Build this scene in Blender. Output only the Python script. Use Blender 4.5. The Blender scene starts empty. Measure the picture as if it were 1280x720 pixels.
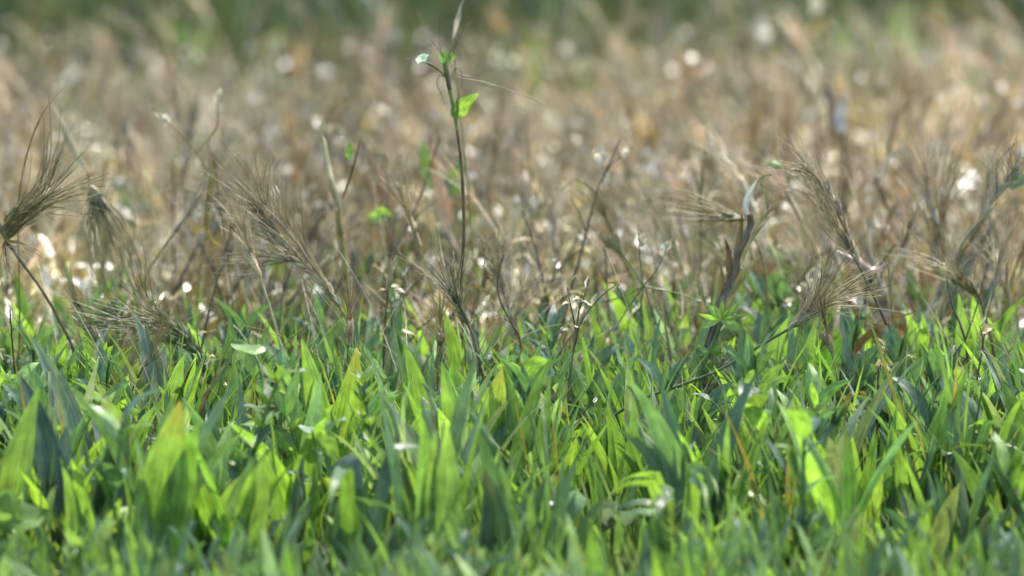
import bpy, math, random
import numpy as np
from mathutils import Vector, Matrix, noise
R = math.radians
random.seed(11)
rng = np.random.default_rng(5)
SC = bpy.context.scene
C = SC.collection

# ------------------------------------------------------------------ camera, sky, sun, exposure
CAM_Z, PITCH, LENS, FOCUS = 0.500, 6.05, 200.0, 3.576
cam_data = bpy.data.cameras.new('camera')
cam = bpy.data.objects.new('camera', cam_data); C.objects.link(cam)
cam.location = (0, 0, CAM_Z)
cam.rotation_euler = (R(90 - PITCH), 0, 0)
cam_data.lens = LENS; cam_data.sensor_width = 36
cam_data.clip_start = 0.05; cam_data.clip_end = 3000
cam_data.dof.use_dof = True
cam_data.dof.focus_distance = FOCUS - 0.13
cam_data.dof.aperture_fstop = 7.4
SC.camera = cam

SUN_EL, SUN_AZ = 62.0, 46.0          # azimuth from +Y (the view direction) towards +X
w = bpy.data.worlds.new('World'); SC.world = w; w.use_nodes = True
nt = w.node_tree; bg = nt.nodes['Background']
sky = nt.nodes.new('ShaderNodeTexSky'); sky.sky_type = 'NISHITA'; sky.sun_disc = False
sky.sun_elevation = R(SUN_EL); sky.sun_rotation = R(SUN_AZ)
nt.links.new(sky.outputs[0], bg.inputs[0]); bg.inputs[1].default_value = 0.15
sd = bpy.data.lights.new('sun', 'SUN'); sd.energy = 3.7; sd.angle = R(0.6); sd.color = (1, 0.95, 0.87)
sun = bpy.data.objects.new('sun', sd); C.objects.link(sun)
dv = Vector((math.sin(R(SUN_AZ)) * math.cos(R(SUN_EL)), math.cos(R(SUN_AZ)) * math.cos(R(SUN_EL)), math.sin(R(SUN_EL))))
sun.rotation_euler = dv.to_track_quat('Z', 'Y').to_euler()
SC.view_settings.view_transform = 'Standard'; SC.view_settings.look = 'None'
SC.view_settings.exposure = 1.17; SC.view_settings.gamma = 1
SC.cycles.use_denoising = True
SC.cycles.max_bounces = 7; SC.cycles.diffuse_bounces = 3; SC.cycles.glossy_bounces = 2
SC.cycles.transmission_bounces = 5; SC.cycles.caustics_reflective = False; SC.cycles.caustics_refractive = False
SC.cycles.sample_clamp_indirect = 4; SC.cycles.sample_clamp_direct = 40

PXS = 36 / LENS / 1280
CP, SP = math.cos(R(PITCH)), math.sin(R(PITCH))
def at(px, py, Y=3.556):
    """world point seen at photo pixel (px, py) at depth Y"""
    dx, dz = (px - 640) * PXS, -(py - 360) * PXS
    t = Y / (CP + dz * SP)
    return Vector((t * dx, Y, CAM_Z + t * (-SP + dz * CP)))

# ------------------------------------------------------------------ materials
def N(nt, t, **kw):
    n = nt.nodes.new(t)
    for k, v in kw.items(): setattr(n, k, v)
    return n

def plant_mat(name, transl, rough, spec, vein=0.25, vein_n=22, tr_col=(1.25, 1.35, 0.45), mottle=0.35, bump=0.25, sheen=0.0, objvar=0.25):
    m = bpy.data.materials.new(name); m.use_nodes = True
    nt = m.node_tree; nt.nodes.clear(); L = nt.links.new
    out = N(nt, 'ShaderNodeOutputMaterial')
    at_ = N(nt, 'ShaderNodeAttribute', attribute_name='tint')
    uv = N(nt, 'ShaderNodeUVMap', uv_map='UVMap')
    sep = N(nt, 'ShaderNodeSeparateXYZ'); L(uv.outputs[0], sep.inputs[0])
    # fine length-wise veins
    mul = N(nt, 'ShaderNodeMath', operation='MULTIPLY'); mul.inputs[1].default_value = vein_n
    L(sep.outputs[0], mul.inputs[0])
    comb = N(nt, 'ShaderNodeCombineXYZ'); L(mul.outputs[0], comb.inputs[0])
    m2 = N(nt, 'ShaderNodeMath', operation='MULTIPLY'); m2.inputs[1].default_value = 1.7
    L(sep.outputs[1], m2.inputs[0]); L(m2.outputs[0], comb.inputs[1])
    vn = N(nt, 'ShaderNodeTexNoise'); vn.inputs['Scale'].default_value = 1.0; vn.inputs['Detail'].default_value = 2
    L(comb.outputs[0], vn.inputs[0])
    vr = N(nt, 'ShaderNodeMapRange'); vr.inputs[1].default_value = 0.3; vr.inputs[2].default_value = 0.7
    vr.inputs[3].default_value = 1 - vein; vr.inputs[4].default_value = 1 + vein; L(vn.outputs[0], vr.inputs[0])
    # blotches of wear
    geo = N(nt, 'ShaderNodeNewGeometry')
    mn = N(nt, 'ShaderNodeTexNoise'); mn.inputs['Scale'].default_value = 95; mn.inputs['Detail'].default_value = 4
    L(geo.outputs['Position'], mn.inputs[0])
    mr = N(nt, 'ShaderNodeMapRange'); mr.inputs[1].default_value = 0.3; mr.inputs[2].default_value = 0.7
    mr.inputs[3].default_value = 1 - mottle; mr.inputs[4].default_value = 1 + mottle; L(mn.outputs[0], mr.inputs[0])
    oi = N(nt, 'ShaderNodeObjectInfo')
    orr = N(nt, 'ShaderNodeMapRange'); orr.inputs[3].default_value = 1 - objvar; orr.inputs[4].default_value = 1 + objvar
    L(oi.outputs['Random'], orr.inputs[0])
    a = N(nt, 'ShaderNodeMath', operation='MULTIPLY'); L(vr.outputs[0], a.inputs[0]); L(mr.outputs[0], a.inputs[1])
    b = N(nt, 'ShaderNodeMath', operation='MULTIPLY'); L(a.outputs[0], b.inputs[0]); L(orr.outputs[0], b.inputs[1])
    vs = N(nt, 'ShaderNodeVectorMath', operation='SCALE'); L(at_.outputs['Color'], vs.inputs[0]); L(b.outputs[0], vs.inputs['Scale'])
    p = N(nt, 'ShaderNodeBsdfPrincipled'); L(vs.outputs[0], p.inputs['Base Color'])
    rr = N(nt, 'ShaderNodeMapRange'); rr.inputs[3].default_value = rough * 0.5; rr.inputs[4].default_value = rough * 1.35
    L(mn.outputs[0], rr.inputs[0]); L(rr.outputs[0], p.inputs['Roughness'])
    p.inputs['Specular IOR Level'].default_value = spec
    if sheen: p.inputs['Sheen Weight'].default_value = sheen
    bp = N(nt, 'ShaderNodeBump'); bp.inputs['Strength'].default_value = bump; bp.inputs['Distance'].default_value = 0.0006
    L(vn.outputs[0], bp.inputs['Height']); L(bp.outputs[0], p.inputs['Normal'])
    if transl > 0:
        tm = N(nt, 'ShaderNodeVectorMath', operation='MULTIPLY'); tm.inputs[1].default_value = tr_col
        L(vs.outputs[0], tm.inputs[0])
        tr = N(nt, 'ShaderNodeBsdfTranslucent'); L(tm.outputs[0], tr.inputs['Color'])
        mx = N(nt, 'ShaderNodeMixShader'); mx.inputs[0].default_value = transl
        L(p.outputs[0], mx.inputs[1]); L(tr.outputs[0], mx.inputs[2]); L(mx.outputs[0], out.inputs[0])
    else:
        L(p.outputs[0], out.inputs[0])
    return m

M_LEAF = plant_mat('green_leaf', 0.42, 0.38, 0.85, vein=0.42, vein_n=16, bump=0.6)
M_MEADOW = plant_mat('meadow_leaf', 0.2, 0.5, 0.4, vein=0.1, tr_col=(1.1, 1.2, 0.6))
M_DRY = plant_mat('dry_straw', 0.22, 0.30, 0.8, vein=0.25, tr_col=(1.08, 0.97, 0.62), mottle=0.45)
M_CHAFF = plant_mat('glossy_chaff', 0.1, 0.16, 0.9, vein=0.1, tr_col=(1, 1, .9), mottle=0.3)
M_AWN = plant_mat('awn', 0.3, 0.33, 0.6, vein=0.0, tr_col=(1.1, 1.0, 0.75), mottle=0.3)
M_PAPER = plant_mat('papery_dead_leaf', 0.35, 0.6, 0.35, vein=0.22, tr_col=(1.1, 1.0, 0.8), mottle=0.45)
M_PALE = plant_mat('pale_leaf', 0.35, 0.45, 0.5, vein=0.1, tr_col=(1.1, 1.15, 0.8), mottle=0.2)

def ground_mat():
    m = bpy.data.materials.new('soil_and_litter'); m.use_nodes = True
    nt = m.node_tree; L = nt.links.new; p = nt.nodes['Principled BSDF']
    tc = N(nt, 'ShaderNodeNewGeometry')
    n1 = N(nt, 'ShaderNodeTexNoise'); n1.inputs['Scale'].default_value = 60; n1.inputs['Detail'].default_value = 8; n1.inputs['Roughness'].default_value = 0.7
    L(tc.outputs['Position'], n1.inputs[0])
    cr = N(nt, 'ShaderNodeValToRGB'); L(n1.outputs[0], cr.inputs[0])
    e = cr.color_ramp.elements; e[0].position = 0.3; e[0].color = (0.07, 0.055, 0.03, 1); e[1].position = 0.7; e[1].color = (0.26, 0.215, 0.11, 1)
    n2 = N(nt, 'ShaderNodeTexNoise'); n2.inputs['Scale'].default_value = 0.9; n2.inputs['Detail'].default_value = 3
    L(tc.outputs['Position'], n2.inputs[0])
    # the strip beyond the stubble and everything out to the horizon is green meadow
    sp = N(nt, 'ShaderNodeSeparateXYZ'); L(tc.outputs['Position'], sp.inputs[0])
    ad = N(nt, 'ShaderNodeMath', operation='MULTIPLY_ADD'); ad.inputs[1].default_value = 1.6; L(n2.outputs[0], ad.inputs[0]); L(sp.outputs[1], ad.inputs[2])
    mr = N(nt, 'ShaderNodeMapRange'); mr.inputs[1].default_value = 7.6; mr.inputs[2].default_value = 8.4; L(ad.outputs[0], mr.inputs[0])
    mx = N(nt, 'ShaderNodeMix', data_type='RGBA'); L(mr.outputs[0], mx.inputs[0]); L(cr.outputs[0], mx.inputs[6]); mx.inputs[7].default_value = (0.055, 0.10, 0.035, 1)
    L(mx.outputs[2], p.inputs['Base Color']); p.inputs['Roughness'].default_value = 0.9
    bp = N(nt, 'ShaderNodeBump'); bp.inputs['Distance'].default_value = 0.01; L(n1.outputs[0], bp.inputs['Height']); L(bp.outputs[0], p.inputs['Normal'])
    return m
M_GROUND = ground_mat()

# ------------------------------------------------------------------ mesh builder
class G:
    def __init__(s): s.v = []; s.f = []; s.c = []; s.uv = []
    def arrays(s):
        return (np.array(s.v, dtype=np.float32).reshape(-1, 3), s.f, np.array(s.c, dtype=np.float32).reshape(-1, 3), np.array(s.uv, dtype=np.float32).reshape(-1, 2))
    def build(s, name, mat, parent=None, origin=None):
        v, f, c, uv = s.arrays()
        if origin is not None: v = v - np.array(origin, dtype=np.float32)
        q = np.array(f, dtype=np.int32).reshape(-1, 4)
        return link_mesh(name, v, q, c, uv, mat, parent)

def link_mesh(name, v, q, c, uv, mat, parent=None):
    """quads only (every face of four corners), per-vertex colour and uv"""
    me = bpy.data.meshes.new(name)
    nv, nf = len(v), len(q)
    me.vertices.add(nv); me.vertices.foreach_set('co', np.ascontiguousarray(v, dtype=np.float32).ravel())
    me.loops.add(nf * 4); me.loops.foreach_set('vertex_index', q.ravel().astype(np.int32))
    me.polygons.add(nf); me.polygons.foreach_set('loop_start', np.arange(0, nf * 4, 4, dtype=np.int32))
    try: me.polygons.foreach_set('loop_total', np.full(nf, 4, dtype=np.int32))
    except Exception: pass
    me.polygons.foreach_set('use_smooth', np.ones(nf, dtype=bool))
    a = me.attributes.new('tint', 'FLOAT_COLOR', 'POINT')
    a.data.foreach_set('color', np.concatenate([c, np.ones((nv, 1))], axis=1).astype(np.float32).ravel())
    ul = me.uv_layers.new(name='UVMap')
    ul.data.foreach_set('uv', uv[q.ravel()].astype(np.float32).ravel())
    me.update(calc_edges=True)
    me.materials.append(mat)
    o = bpy.data.objects.new(name, me); C.objects.link(o)
    if parent: o.parent = parent
    return o

def spline(pts, n):
    """Catmull-Rom through pts, n+1 samples"""
    P = [Vector(p) for p in pts]
    if len(P) == 2: return [P[0].lerp(P[1], i / n) for i in range(n + 1)]
    P = [2 * P[0] - P[1]] + P + [2 * P[-1] - P[-2]]
    m = len(P) - 3; out = []
    for i in range(n + 1):
        t = i / n * m; k = min(int(t), m - 1); u = t - k
        a, b, c, d = P[k:k + 4]
        out.append(0.5 * (2 * b + (c - a) * u + (2 * a - 5 * b + 4 * c - d) * u * u + (-a + 3 * b - 3 * c + d) * u ** 3))
    return out

def rnd_unit():
    while 1:
        v = Vector((random.uniform(-1, 1), random.uniform(-1, 1), random.uniform(-1, 1)))
        if 0.1 < v.length < 1: return v.normalized()

def tube(g, pts, r0, r1, col, sides=4, col2=None, bulge=None):
    n = len(pts) - 1; b0 = len(g.v)
    t = (pts[1] - pts[0]).normalized()
    s = t.cross(Vector((0.3, 1, 0.2))).normalized(); 
    for i, p in enumerate(pts):
        t = (pts[min(i + 1, n)] - pts[max(i - 1, 0)])
        if t.length < 1e-9: t = Vector((0, 0, 1))
        t.normalize(); s = (s - t * s.dot(t)).normalized(); b = t.cross(s)
        u = i / n; r = r0 + (r1 - r0) * u
        if bulge: r *= bulge(u)
        cc = col if col2 is None else tuple(a + (bb - a) * u for a, bb in zip(col, col2))
        for k in range(sides):
            an = 2 * math.pi * k / sides
            q = p + (s * math.cos(an) + b * math.sin(an)) * r
            g.v.append((q.x, q.y, q.z)); g.c.append(cc); g.uv.append((k / sides, u * 3))
    for i in range(n):
        for k in range(sides):
            k2 = (k + 1) % sides
            g.f.append((b0 + i * sides + k, b0 + i * sides + k2, b0 + (i + 1) * sides + k2, b0 + (i + 1) * sides + k))

PROF = {
    'grass': lambda u: (0.55 + 0.45 * min(1, u / 0.3)) * (1 - max(0, (u - 0.35) / 0.65) ** 1.8),
    'ovate': lambda u: max(0.0, math.sin(math.pi * min(1, u ** 0.8))) ** 0.75 * (1 - 0.25 * u) + 0.03,
    'lance': lambda u: max(0.0, math.sin(math.pi * u ** 0.75)) ** 0.9 + 0.04,
    'round': lambda u: max(0.0, math.sin(math.pi * min(1, u ** 0.9))) ** 0.5 + 0.02,
    'strap': lambda u: 1.0 - max(0, (u - 0.9) / 0.1) * 0.5,
}
def blade(g, pts, width, col, side=None, prof='grass', fold=0.25, wave=0.0, cols=None, tip=None, cross=4, twist=0.0, edge=0.0, lobes=0, pleat=0.0):
    """leaf along pts: `cross` points across, folded along its midrib, curved, with a wavy edge"""
    n = len(pts) - 1; b0 = len(g.v); pf = PROF[prof]
    if side is None: side = rnd_unit()
    t = (pts[1] - pts[0]).normalized(); s = side - t * side.dot(t)
    if s.length < 1e-3: s = t.cross(Vector((1, 0.2, 0.1)))
    s.normalize(); ph = random.uniform(0, 6.28)
    for i, p in enumerate(pts):
        t = pts[min(i + 1, n)] - pts[max(i - 1, 0)]
        if t.length < 1e-9: t = Vector((0, 0, 1))
        t.normalize(); s = (s - t * s.dot(t)).normalized()
        if wave >= .3: p = p + noise.noise_vector(p * 260 + Vector((ph, 0, 0))) * width * .22
        if twist: s = (Matrix.Rotation(twist / n, 3, t) @ s)
        nr = t.cross(s); u = i / n; hw = width * 0.5 * pf(u)
        if lobes: hw *= 1 + 0.16 * math.sin(u * lobes * 6.283 + ph)
        for k in range(cross):
            x = -1 + 2 * k / (cross - 1)
            off = nr * ((noise.noise(p * 330 + Vector((x * 2, ph, 0))) * hw * wave * 1.3 if wave >= .3 else 0) + abs(x) * fold * hw + wave * hw * math.sin(u * 9 + ph + x * 1.7) * abs(x))
            if pleat: off = off + nr * (pleat * hw * (1 if k % 2 else -1) * (1 - u * .5))
            q = p + s * (x * hw) + off
            cc = col
            if tip is not None:
                m = max(0, (u - 0.72) / 0.28) ** 1.5
                cc = tuple(a + (bb - a) * m for a, bb in zip(col, tip))
            if edge and abs(x) < 0.5: cc = tuple(a * (1 + edge) for a in cc)
            g.v.append((q.x, q.y, q.z)); g.c.append(cc); g.uv.append(((x + 1) / 2, u * 3))
    for i in range(n):
        for k in range(cross - 1):
            a = b0 + i * cross + k
            g.f.append((a, a + 1, a + 1 + cross, a + cross))

def jit(c, a=0.2, h=0.06):
    f = random.uniform(1 - a, 1 + a)
    return tuple(max(0.0, x * f * random.uniform(1 - h, 1 + h)) for x in c)

BLUEG = (0.095, 0.165, 0.095); MIDG = (0.145, 0.240, 0.085); YELG = (0.205, 0.325, 0.080); LIME = (0.25, 0.385, 0.095)
PALEG = (0.24, 0.31, 0.20); STRAW = (0.295, 0.243, 0.080); BEIGE = (0.43, 0.37, 0.185); BROWN = (0.17, 0.115, 0.055); BLEACH = (0.68, 0.62, 0.48)
DKBRN = (0.085, 0.055, 0.035); OCHRE = (0.24, 0.185, 0.085); AWNC = (0.47, 0.38, 0.23)

def arc(base, az, length, lean0, lean1, n=9, wob=0.0):
    """a blade's centre line: starts lean0 off vertical, ends lean1 off vertical"""
    pts = [Vector(base)]; st = length / n; a2 = az
    for i in range(n):
        u = (i + 0.5) / n; le = lean0 + (lean1 - lean0) * u ** 1.5
        a2 += random.uniform(-wob, wob)
        pts.append(pts[-1] + Vector((math.sin(le) * math.cos(a2), math.sin(le) * math.sin(a2), math.cos(le))) * st)
    return pts

# ------------------------------------------------------------------ things
def tag(o, label, cat, group=None, kind=None):
    if label: o['label'] = label
    if cat: o['category'] = cat
    if group: o['group'] = group
    if kind: o['kind'] = kind
    return o
def thing(name, label, cat, loc, group=None):
    o = bpy.data.objects.new(name, None); o.empty_display_size = 0.02
    C.objects.link(o); o.location = loc
    return tag(o, label, cat, group)
def part(name, g, mat, th, depth_parent=None):
    """part mesh given in world coordinates under the Empty th (or under another part)"""
    o = g.build(name, mat, depth_parent or th, origin=th.location)
    return o
def dup(root, loc, rz, sc, label, group):
    r = root.copy(); C.objects.link(r); r.location = loc; r.rotation_euler = (0, 0, rz); r.scale = (sc, sc, sc)
    if label: r['label'] = label
    if group: r['group'] = group
    for ch in list(root.children):
        c = ch.copy(); C.objects.link(c); c.parent = r
        for gch in ch.children:
            d = gch.copy(); C.objects.link(d); d.parent = c
    return r

# ================================================================== SETTING
def build_ground():
    v = []; q = []
    ys = [-3, 0, 1.5] + list(np.linspace(2, 12, 41)) + [14, 18, 25, 40, 70, 130, 300, 900, 2500]
    xsn = 31
    for y in ys:
        hw = max(5.0, abs(y) * 1.2)
        for k in range(xsn):
            x = -hw + 2 * hw * k / (xsn - 1)
            z = 0.006 * noise.noise(Vector((x * 2.3, y * 2.3, 0))) if y < 13 else 0
            v.append((x, y, z))
    for j in range(len(ys) - 1):
        for k in range(xsn - 1):
            a = j * xsn + k; q.append((a, a + 1, a + 1 + xsn, a + xsn))
    v = np.array(v); o = link_mesh('ground', v, np.array(q), np.ones((len(v), 3)) * 0.3, np.zeros((len(v), 2)), M_GROUND)
    o['kind'] = 'structure'
build_ground()

# ---- templates (small arrays) that are scattered into the uncountable masses
def merge_scatter(name, mat, temps, spots, label):
    """spots: (x, y, rz, scale, template index, (r,g,b) factor)"""
    V = []; Q = []; CC = []; UV = []; off = 0
    for x, y, rz, sc, ti, cf in spots:
        v, q, c, uv = temps[ti]
        cs, sn = math.cos(rz) * sc, math.sin(rz) * sc
        w = np.empty_like(v); w[:, 0] = v[:, 0] * cs - v[:, 1] * sn + x; w[:, 1] = v[:, 0] * sn + v[:, 1] * cs + y; w[:, 2] = v[:, 2] * sc
        V.append(w); Q.append(q + off); CC.append(c * np.array(cf)); UV.append(uv); off += len(v)
    o = link_mesh(name, np.concatenate(V), np.concatenate(Q), np.concatenate(CC), np.concatenate(UV), mat)
    tag(o, label, name.split('_')[-1], kind='stuff')
    return o
def template(fn):
    g = G(); fn(g); v, f, c, uv = g.arrays(); return (v, np.array(f, dtype=np.int64).reshape(-1, 4), c, uv)

def dry_col():
    r = random.random()
    if r < 0.40: return jit(STRAW, 0.3)
    if r < 0.56: return jit(BEIGE, 0.2, 0.06)
    if r < 0.66: return jit(BLEACH, 0.12, 0.03)
    if r < 0.78: return jit(OCHRE, 0.25)
    return jit(BROWN, 0.3)

def awn_fan(g, base, d, n, length, spread, thick, col=AWNC, rach=0.0, curl=0.4, segs=6, sides=3):
    d = Vector(d).normalized()
    for i in range(n):
        st = base + d * rach * random.random()
        p = rnd_unit(); p = (p - d * p.dot(d)).normalized()
        k = spread * random.random() ** 0.7
        a = (d + p * k * 0.45).normalized(); b = (d + p * k).normalized()
        L = length * random.uniform(0.65, 1.1)
        pts = [st]
        for j in range(segs):
            u = (j + 0.5) / segs
            dr = (a.lerp(b, u) + p * curl * u * u * k + Vector((0, 0, -0.12 * u * u))).normalized()
            pts.append(pts[-1] + dr * (L / segs))
        tube(g, pts, thick, thick * 0.35, jit(col, 0.3, 0.1), sides)

def t_stubble(kind):
    def fn(g):
        if kind == 'stalks':
            for i in range(random.randint(3, 5)):
                b = (random.uniform(-.02, .02), random.uniform(-.02, .02), 0)
                pts = arc(b, random.uniform(0, 6.28), random.uniform(.05, .13), random.uniform(0, .5), random.uniform(.3, 1.3), 5, 0.2)
                tube(g, pts, random.uniform(.0006, .0013), .0005, dry_col(), 3)
                if random.random() < .7:
                    k = random.randint(1, 4); p = pts[k]
                    lp = arc(p, random.uniform(0, 6.28), random.uniform(.02, .06), random.uniform(.3, 1.2), random.uniform(1.2, 2.6), 5, .3)
                    blade(g, lp, random.uniform(.002, .006), dry_col(), fold=.5, wave=.4, cross=3, twist=random.uniform(-2, 2))
        elif kind == 'leaves':
            for i in range(random.randint(4, 8)):
                b = (random.uniform(-.025, .025), random.uniform(-.025, .025), random.uniform(0, .02))
                pts = arc(b, random.uniform(0, 6.28), random.uniform(.04, .10), random.uniform(.1, .9), random.uniform(.9, 2.5), 6, .25)
                blade(g, pts, random.uniform(.004, .011), dry_col(), fold=.4, wave=.4, cross=3, twist=random.uniform(-2.5, 2.5))
        elif kind == 'head':
            pts = arc((0, 0, 0), random.uniform(0, 6.28), random.uniform(.07, .13), .05, random.uniform(.4, 1.1), 6, .15)
            tube(g, pts, .0009, .0007, dry_col(), 3)
            d = (pts[-1] - pts[-2]).normalized(); c = jit(AWNC, .3)
            tube(g, [pts[-1] + d * .008 * i for i in range(4)], .0016, .0012, c, 4)
            awn_fan(g, pts[-1], d, 16, .045, .6, .00038, c, rach=.024, segs=4)
        elif kind == 'flakes':
            for i in range(random.randint(3, 6)):
                b = (random.uniform(-.03, .03), random.uniform(-.03, .03), random.uniform(.004, .09))
                L = random.uniform(.008, .02)
                pts = arc(b, random.uniform(0, 6.28), L, random.uniform(.2, 1.6), random.uniform(.6, 2.6), 4, .3)
                blade(g, pts, random.uniform(.003, .007), jit(BLEACH, .12, .03), prof='lance', fold=.3, wave=.3, cross=3)
                tube(g, [Vector((b[0] + random.uniform(-.01, .01), b[1] + random.uniform(-.01, .01), 0)), Vector(b) * .5 + pts[0] * .5, pts[0]], .0005, .0004, dry_col(), 3)
    return fn
T_DRY = [template(t_stubble('stalks')) for _ in range(14)] + [template(t_stubble('leaves')) for _ in range(14)] + \
        [template(t_stubble('head')) for _ in range(8)] + [template(t_stubble('flakes')) for _ in range(6)]
N_DRY = len(T_DRY)
def pick_dry():
    r = random.random()
    if r < .38: return random.randrange(0, 14)
    if r < .74: return random.randrange(14, 28)
    if r < .9: return random.randrange(28, 36)
    return random.randrange(36, 42)

def half_width(y): return 0.09 * y + 0.45        # frame half width plus room for a step to the side
def front_edge(x): return 3.70 + 0.16 * noise.noise(Vector((x * 4.1, 0.3, 0)))
def far_edge(x): return 6.5 + 0.7 * noise.noise(Vector((x * 1.1, 4.7, 0))) + 0.25 * noise.noise(Vector((x * 4.1, 1.7, 0)))

spots = []
for i in range(19000):
    y = 3.55 + (random.random() ** 0.8) * 4.8
    hw = half_width(y); x = random.uniform(-hw, hw)
    if y < front_edge(x) + random.uniform(-.18, .10) or y > far_edge(x) + random.gauss(0, .15): continue
    patch = noise.noise(Vector((x * 3.6, y * 2.6, 9))) + .5 * noise.noise(Vector((x * 11, y * 7, 5)))
    if patch < -.28 and random.random() < .45: continue
    f = max(.4, 1.0 + 1.5 * patch) * random.uniform(.8, 1.2)
    warm = 1 + 0.12 * noise.noise(Vector((x * 5, y * 3, 2)))
    spots.append((x, y, random.uniform(0, 6.28), random.uniform(.65, 1.2), pick_dry(), (f * warm, f, f / warm)))
merge_scatter('dry_stubble_grass', M_DRY, T_DRY, spots, 'mass of dry beige stubble and dead grass filling the blurred brown field')

def t_chaff(g):  # glossy flakes added to give the field its bright sun glints
    for i in range(3):
        b = Vector((random.uniform(-.03, .03), random.uniform(-.03, .03), random.uniform(.03, .11)))
        L = random.uniform(.008, .016); pts = arc(b, random.uniform(0, 6.28), L, random.uniform(.2, 1.6), random.uniform(.8, 2.9), 7, .1)
        blade(g, pts, random.uniform(.003, .006), jit(BLEACH, .12, .03), prof='lance', fold=.35, cross=5)
        tube(g, [Vector((b.x * .7, b.y * .7, 0)), Vector((b.x * .8, b.y, b.z * .5)), pts[0]], .0005, .0004, dry_col(), 3)
T_CHAFF = [template(t_chaff) for _ in range(12)]
spots = []
for i in range(3000):
    y = 4.25 + random.random() * 2.9; hw = half_width(y); x = random.uniform(-hw, hw)
    if y > far_edge(x) or noise.noise(Vector((x * 2.5, y * 2.5, 3))) < -.05: continue
    spots.append((x, y, random.uniform(0, 6.28), random.uniform(.8, 1.2), random.randrange(12), (1, 1, 1)))
merge_scatter('glossy_chaff', M_CHAFF, T_CHAFF, spots, 'shiny pale chaff catching the sun all over the brown field')

KEEP = [(740, 545, 30, 3.42), (790, 505, 36, 3.42), (850, 480, 36, 3.42), (910, 455, 36, 3.42), (960, 430, 36, 3.42), (765, 560, 50, 3.30), (800, 450, 34, 3.48), (860, 500, 26, 3.42), (1225, 640, 40, 3.18), (935, 525, 24, 3.42), (490, 650, 30, 3.16), (1120, 650, 60, 3.16),
        (320, 440, 26, 3.5), (725, 480, 50, 3.48), (1025, 440, 60, 3.50), (905, 400, 22, 3.52), (380, 690, 40, 3.15), (765, 645, 34, 3.2), (10, 650, 50, 3.12), (330, 600, 28, 3.3), (705, 625, 22, 3.2),
        (600, 440, 26, 3.48), (280, 470, 26, 3.5), (850, 480, 60, 3.52), (1130, 480, 24, 3.54), (100, 440, 26, 3.54), (1110, 530, 50, 3.42), (655, 460, 30, 3.3), (610, 520, 24, 3.4), (700, 490, 14, 3.42), (490, 390, 16, 3.6)]
def blocked(x, y, h):
    """a tuft this tall here would stand right in front of one of the singled-out plants"""
    px = 640 + x / (y * PXS); top = 360 + ((CAM_Z - h) / y - math.tan(R(PITCH))) / PXS
    return any(abs(px - kx) < kw and y < kY + .012 and top < ky + 25 for kx, ky, kw, kY in KEEP)

def t_green(kind):
    def fn(g):
        if kind == 'tall':
            for i in range(random.randint(7, 11)):
                b = (random.uniform(-.03, .03), random.uniform(-.03, .03), 0)
                pts = arc(b, random.uniform(0, 6.28), random.uniform(.12, .26), random.uniform(0, .3), random.uniform(.3, 1.4), 6, .1)
                blade(g, pts, random.uniform(.006, .014), jit(random.choice([(.11, .14, .06), (.09, .125, .06), (0.125, .17, .055), (.17, .17, .09)]), .3), cross=3)
        else:
            for i in range(random.randint(6, 10)):
                b = (random.uniform(-.02, .02), random.uniform(-.02, .02), 0)
                pts = arc(b, random.uniform(0, 6.28), random.uniform(.04, .095), random.uniform(0, .35), random.uniform(.15, 1.0), 8, .05)
                blade(g, pts, random.choice([.005, .008, .011, .014]), jit(random.choice([MIDG, BLUEG, YELG, MIDG, (0.19, .26, .16), YELG, LIME, MIDG, (.24, .29, .13)]), .25), cross=3, wave=.15)
    return fn
T_TALL = [template(t_green('tall')) for _ in range(8)]
def leafy(g, n_st, hmin, hmax, cols, lmin=.014, lmax=.028, stem_g=None):
    for i in range(n_st):
        b = (random.uniform(-.012, .012), random.uniform(-.012, .012), 0); c0 = random.choice(cols)
        pts = arc(b, random.uniform(0, 6.28), random.uniform(hmin, hmax), random.uniform(0, .35), random.uniform(.1, .8), 8, .08)
        tube(stem_g or g, pts, .0010, .0006, jit(MIDG), 4)
        for k in range(2, 9):
            for q in range(random.choice((1, 2, 2)) + (2 if k == 8 else 0)):
                L = random.uniform(lmin, lmax); a0 = random.uniform(0, 6.28); l0 = random.uniform(.1, .6)
                lp = arc(pts[k], a0, L, l0, l0 + random.uniform(.1, 1.1), 6, .06)
                blade(g, lp, L * random.uniform(.15, .32), jit(c0, .2), prof='lance', fold=.3, wave=.12, cross=5, edge=.12, twist=random.uniform(-.8, .8), tip=jit(STRAW) if random.random() < .08 else None)
def streaks(g):
    for i in range(random.randint(8, 12)):
        b = (random.uniform(-.02, .02), random.uniform(-.02, .02), 0)
        pts = arc(b, random.uniform(0, 6.28), random.uniform(.05, .10), random.uniform(0, .3), random.uniform(.1, 1.0), 7, .05)
        blade(g, pts, random.uniform(.0012, .0032), jit(random.choice([YELG, LIME, PALEG, PALEG, MIDG]), .2), cross=3, fold=.4)
T_LOW = [template(t_green('low')) for _ in range(8)] + [template(lambda g: leafy(g, 2, .035, .075, [MIDG, BLUEG, YELG, PALEG], .016, .032)) for _ in range(2)] + [template(streaks) for _ in range(2)]
spots = []
for i in range(5200):
    y = 5.8 + random.random() ** 1.3 * 9
    hw = 0.09 * y + .8; x = random.uniform(-hw, hw)
    if y < far_edge(x) + random.gauss(0.05, .2): continue
    spots.append((x, y, random.uniform(0, 6.28), random.uniform(.6, 1.1), random.randrange(8), (1, 1, 1)))
merge_scatter('meadow_grass', M_MEADOW, T_TALL, spots, 'strip of dark green meadow grass blurred behind the brown field')
spots = []
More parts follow.
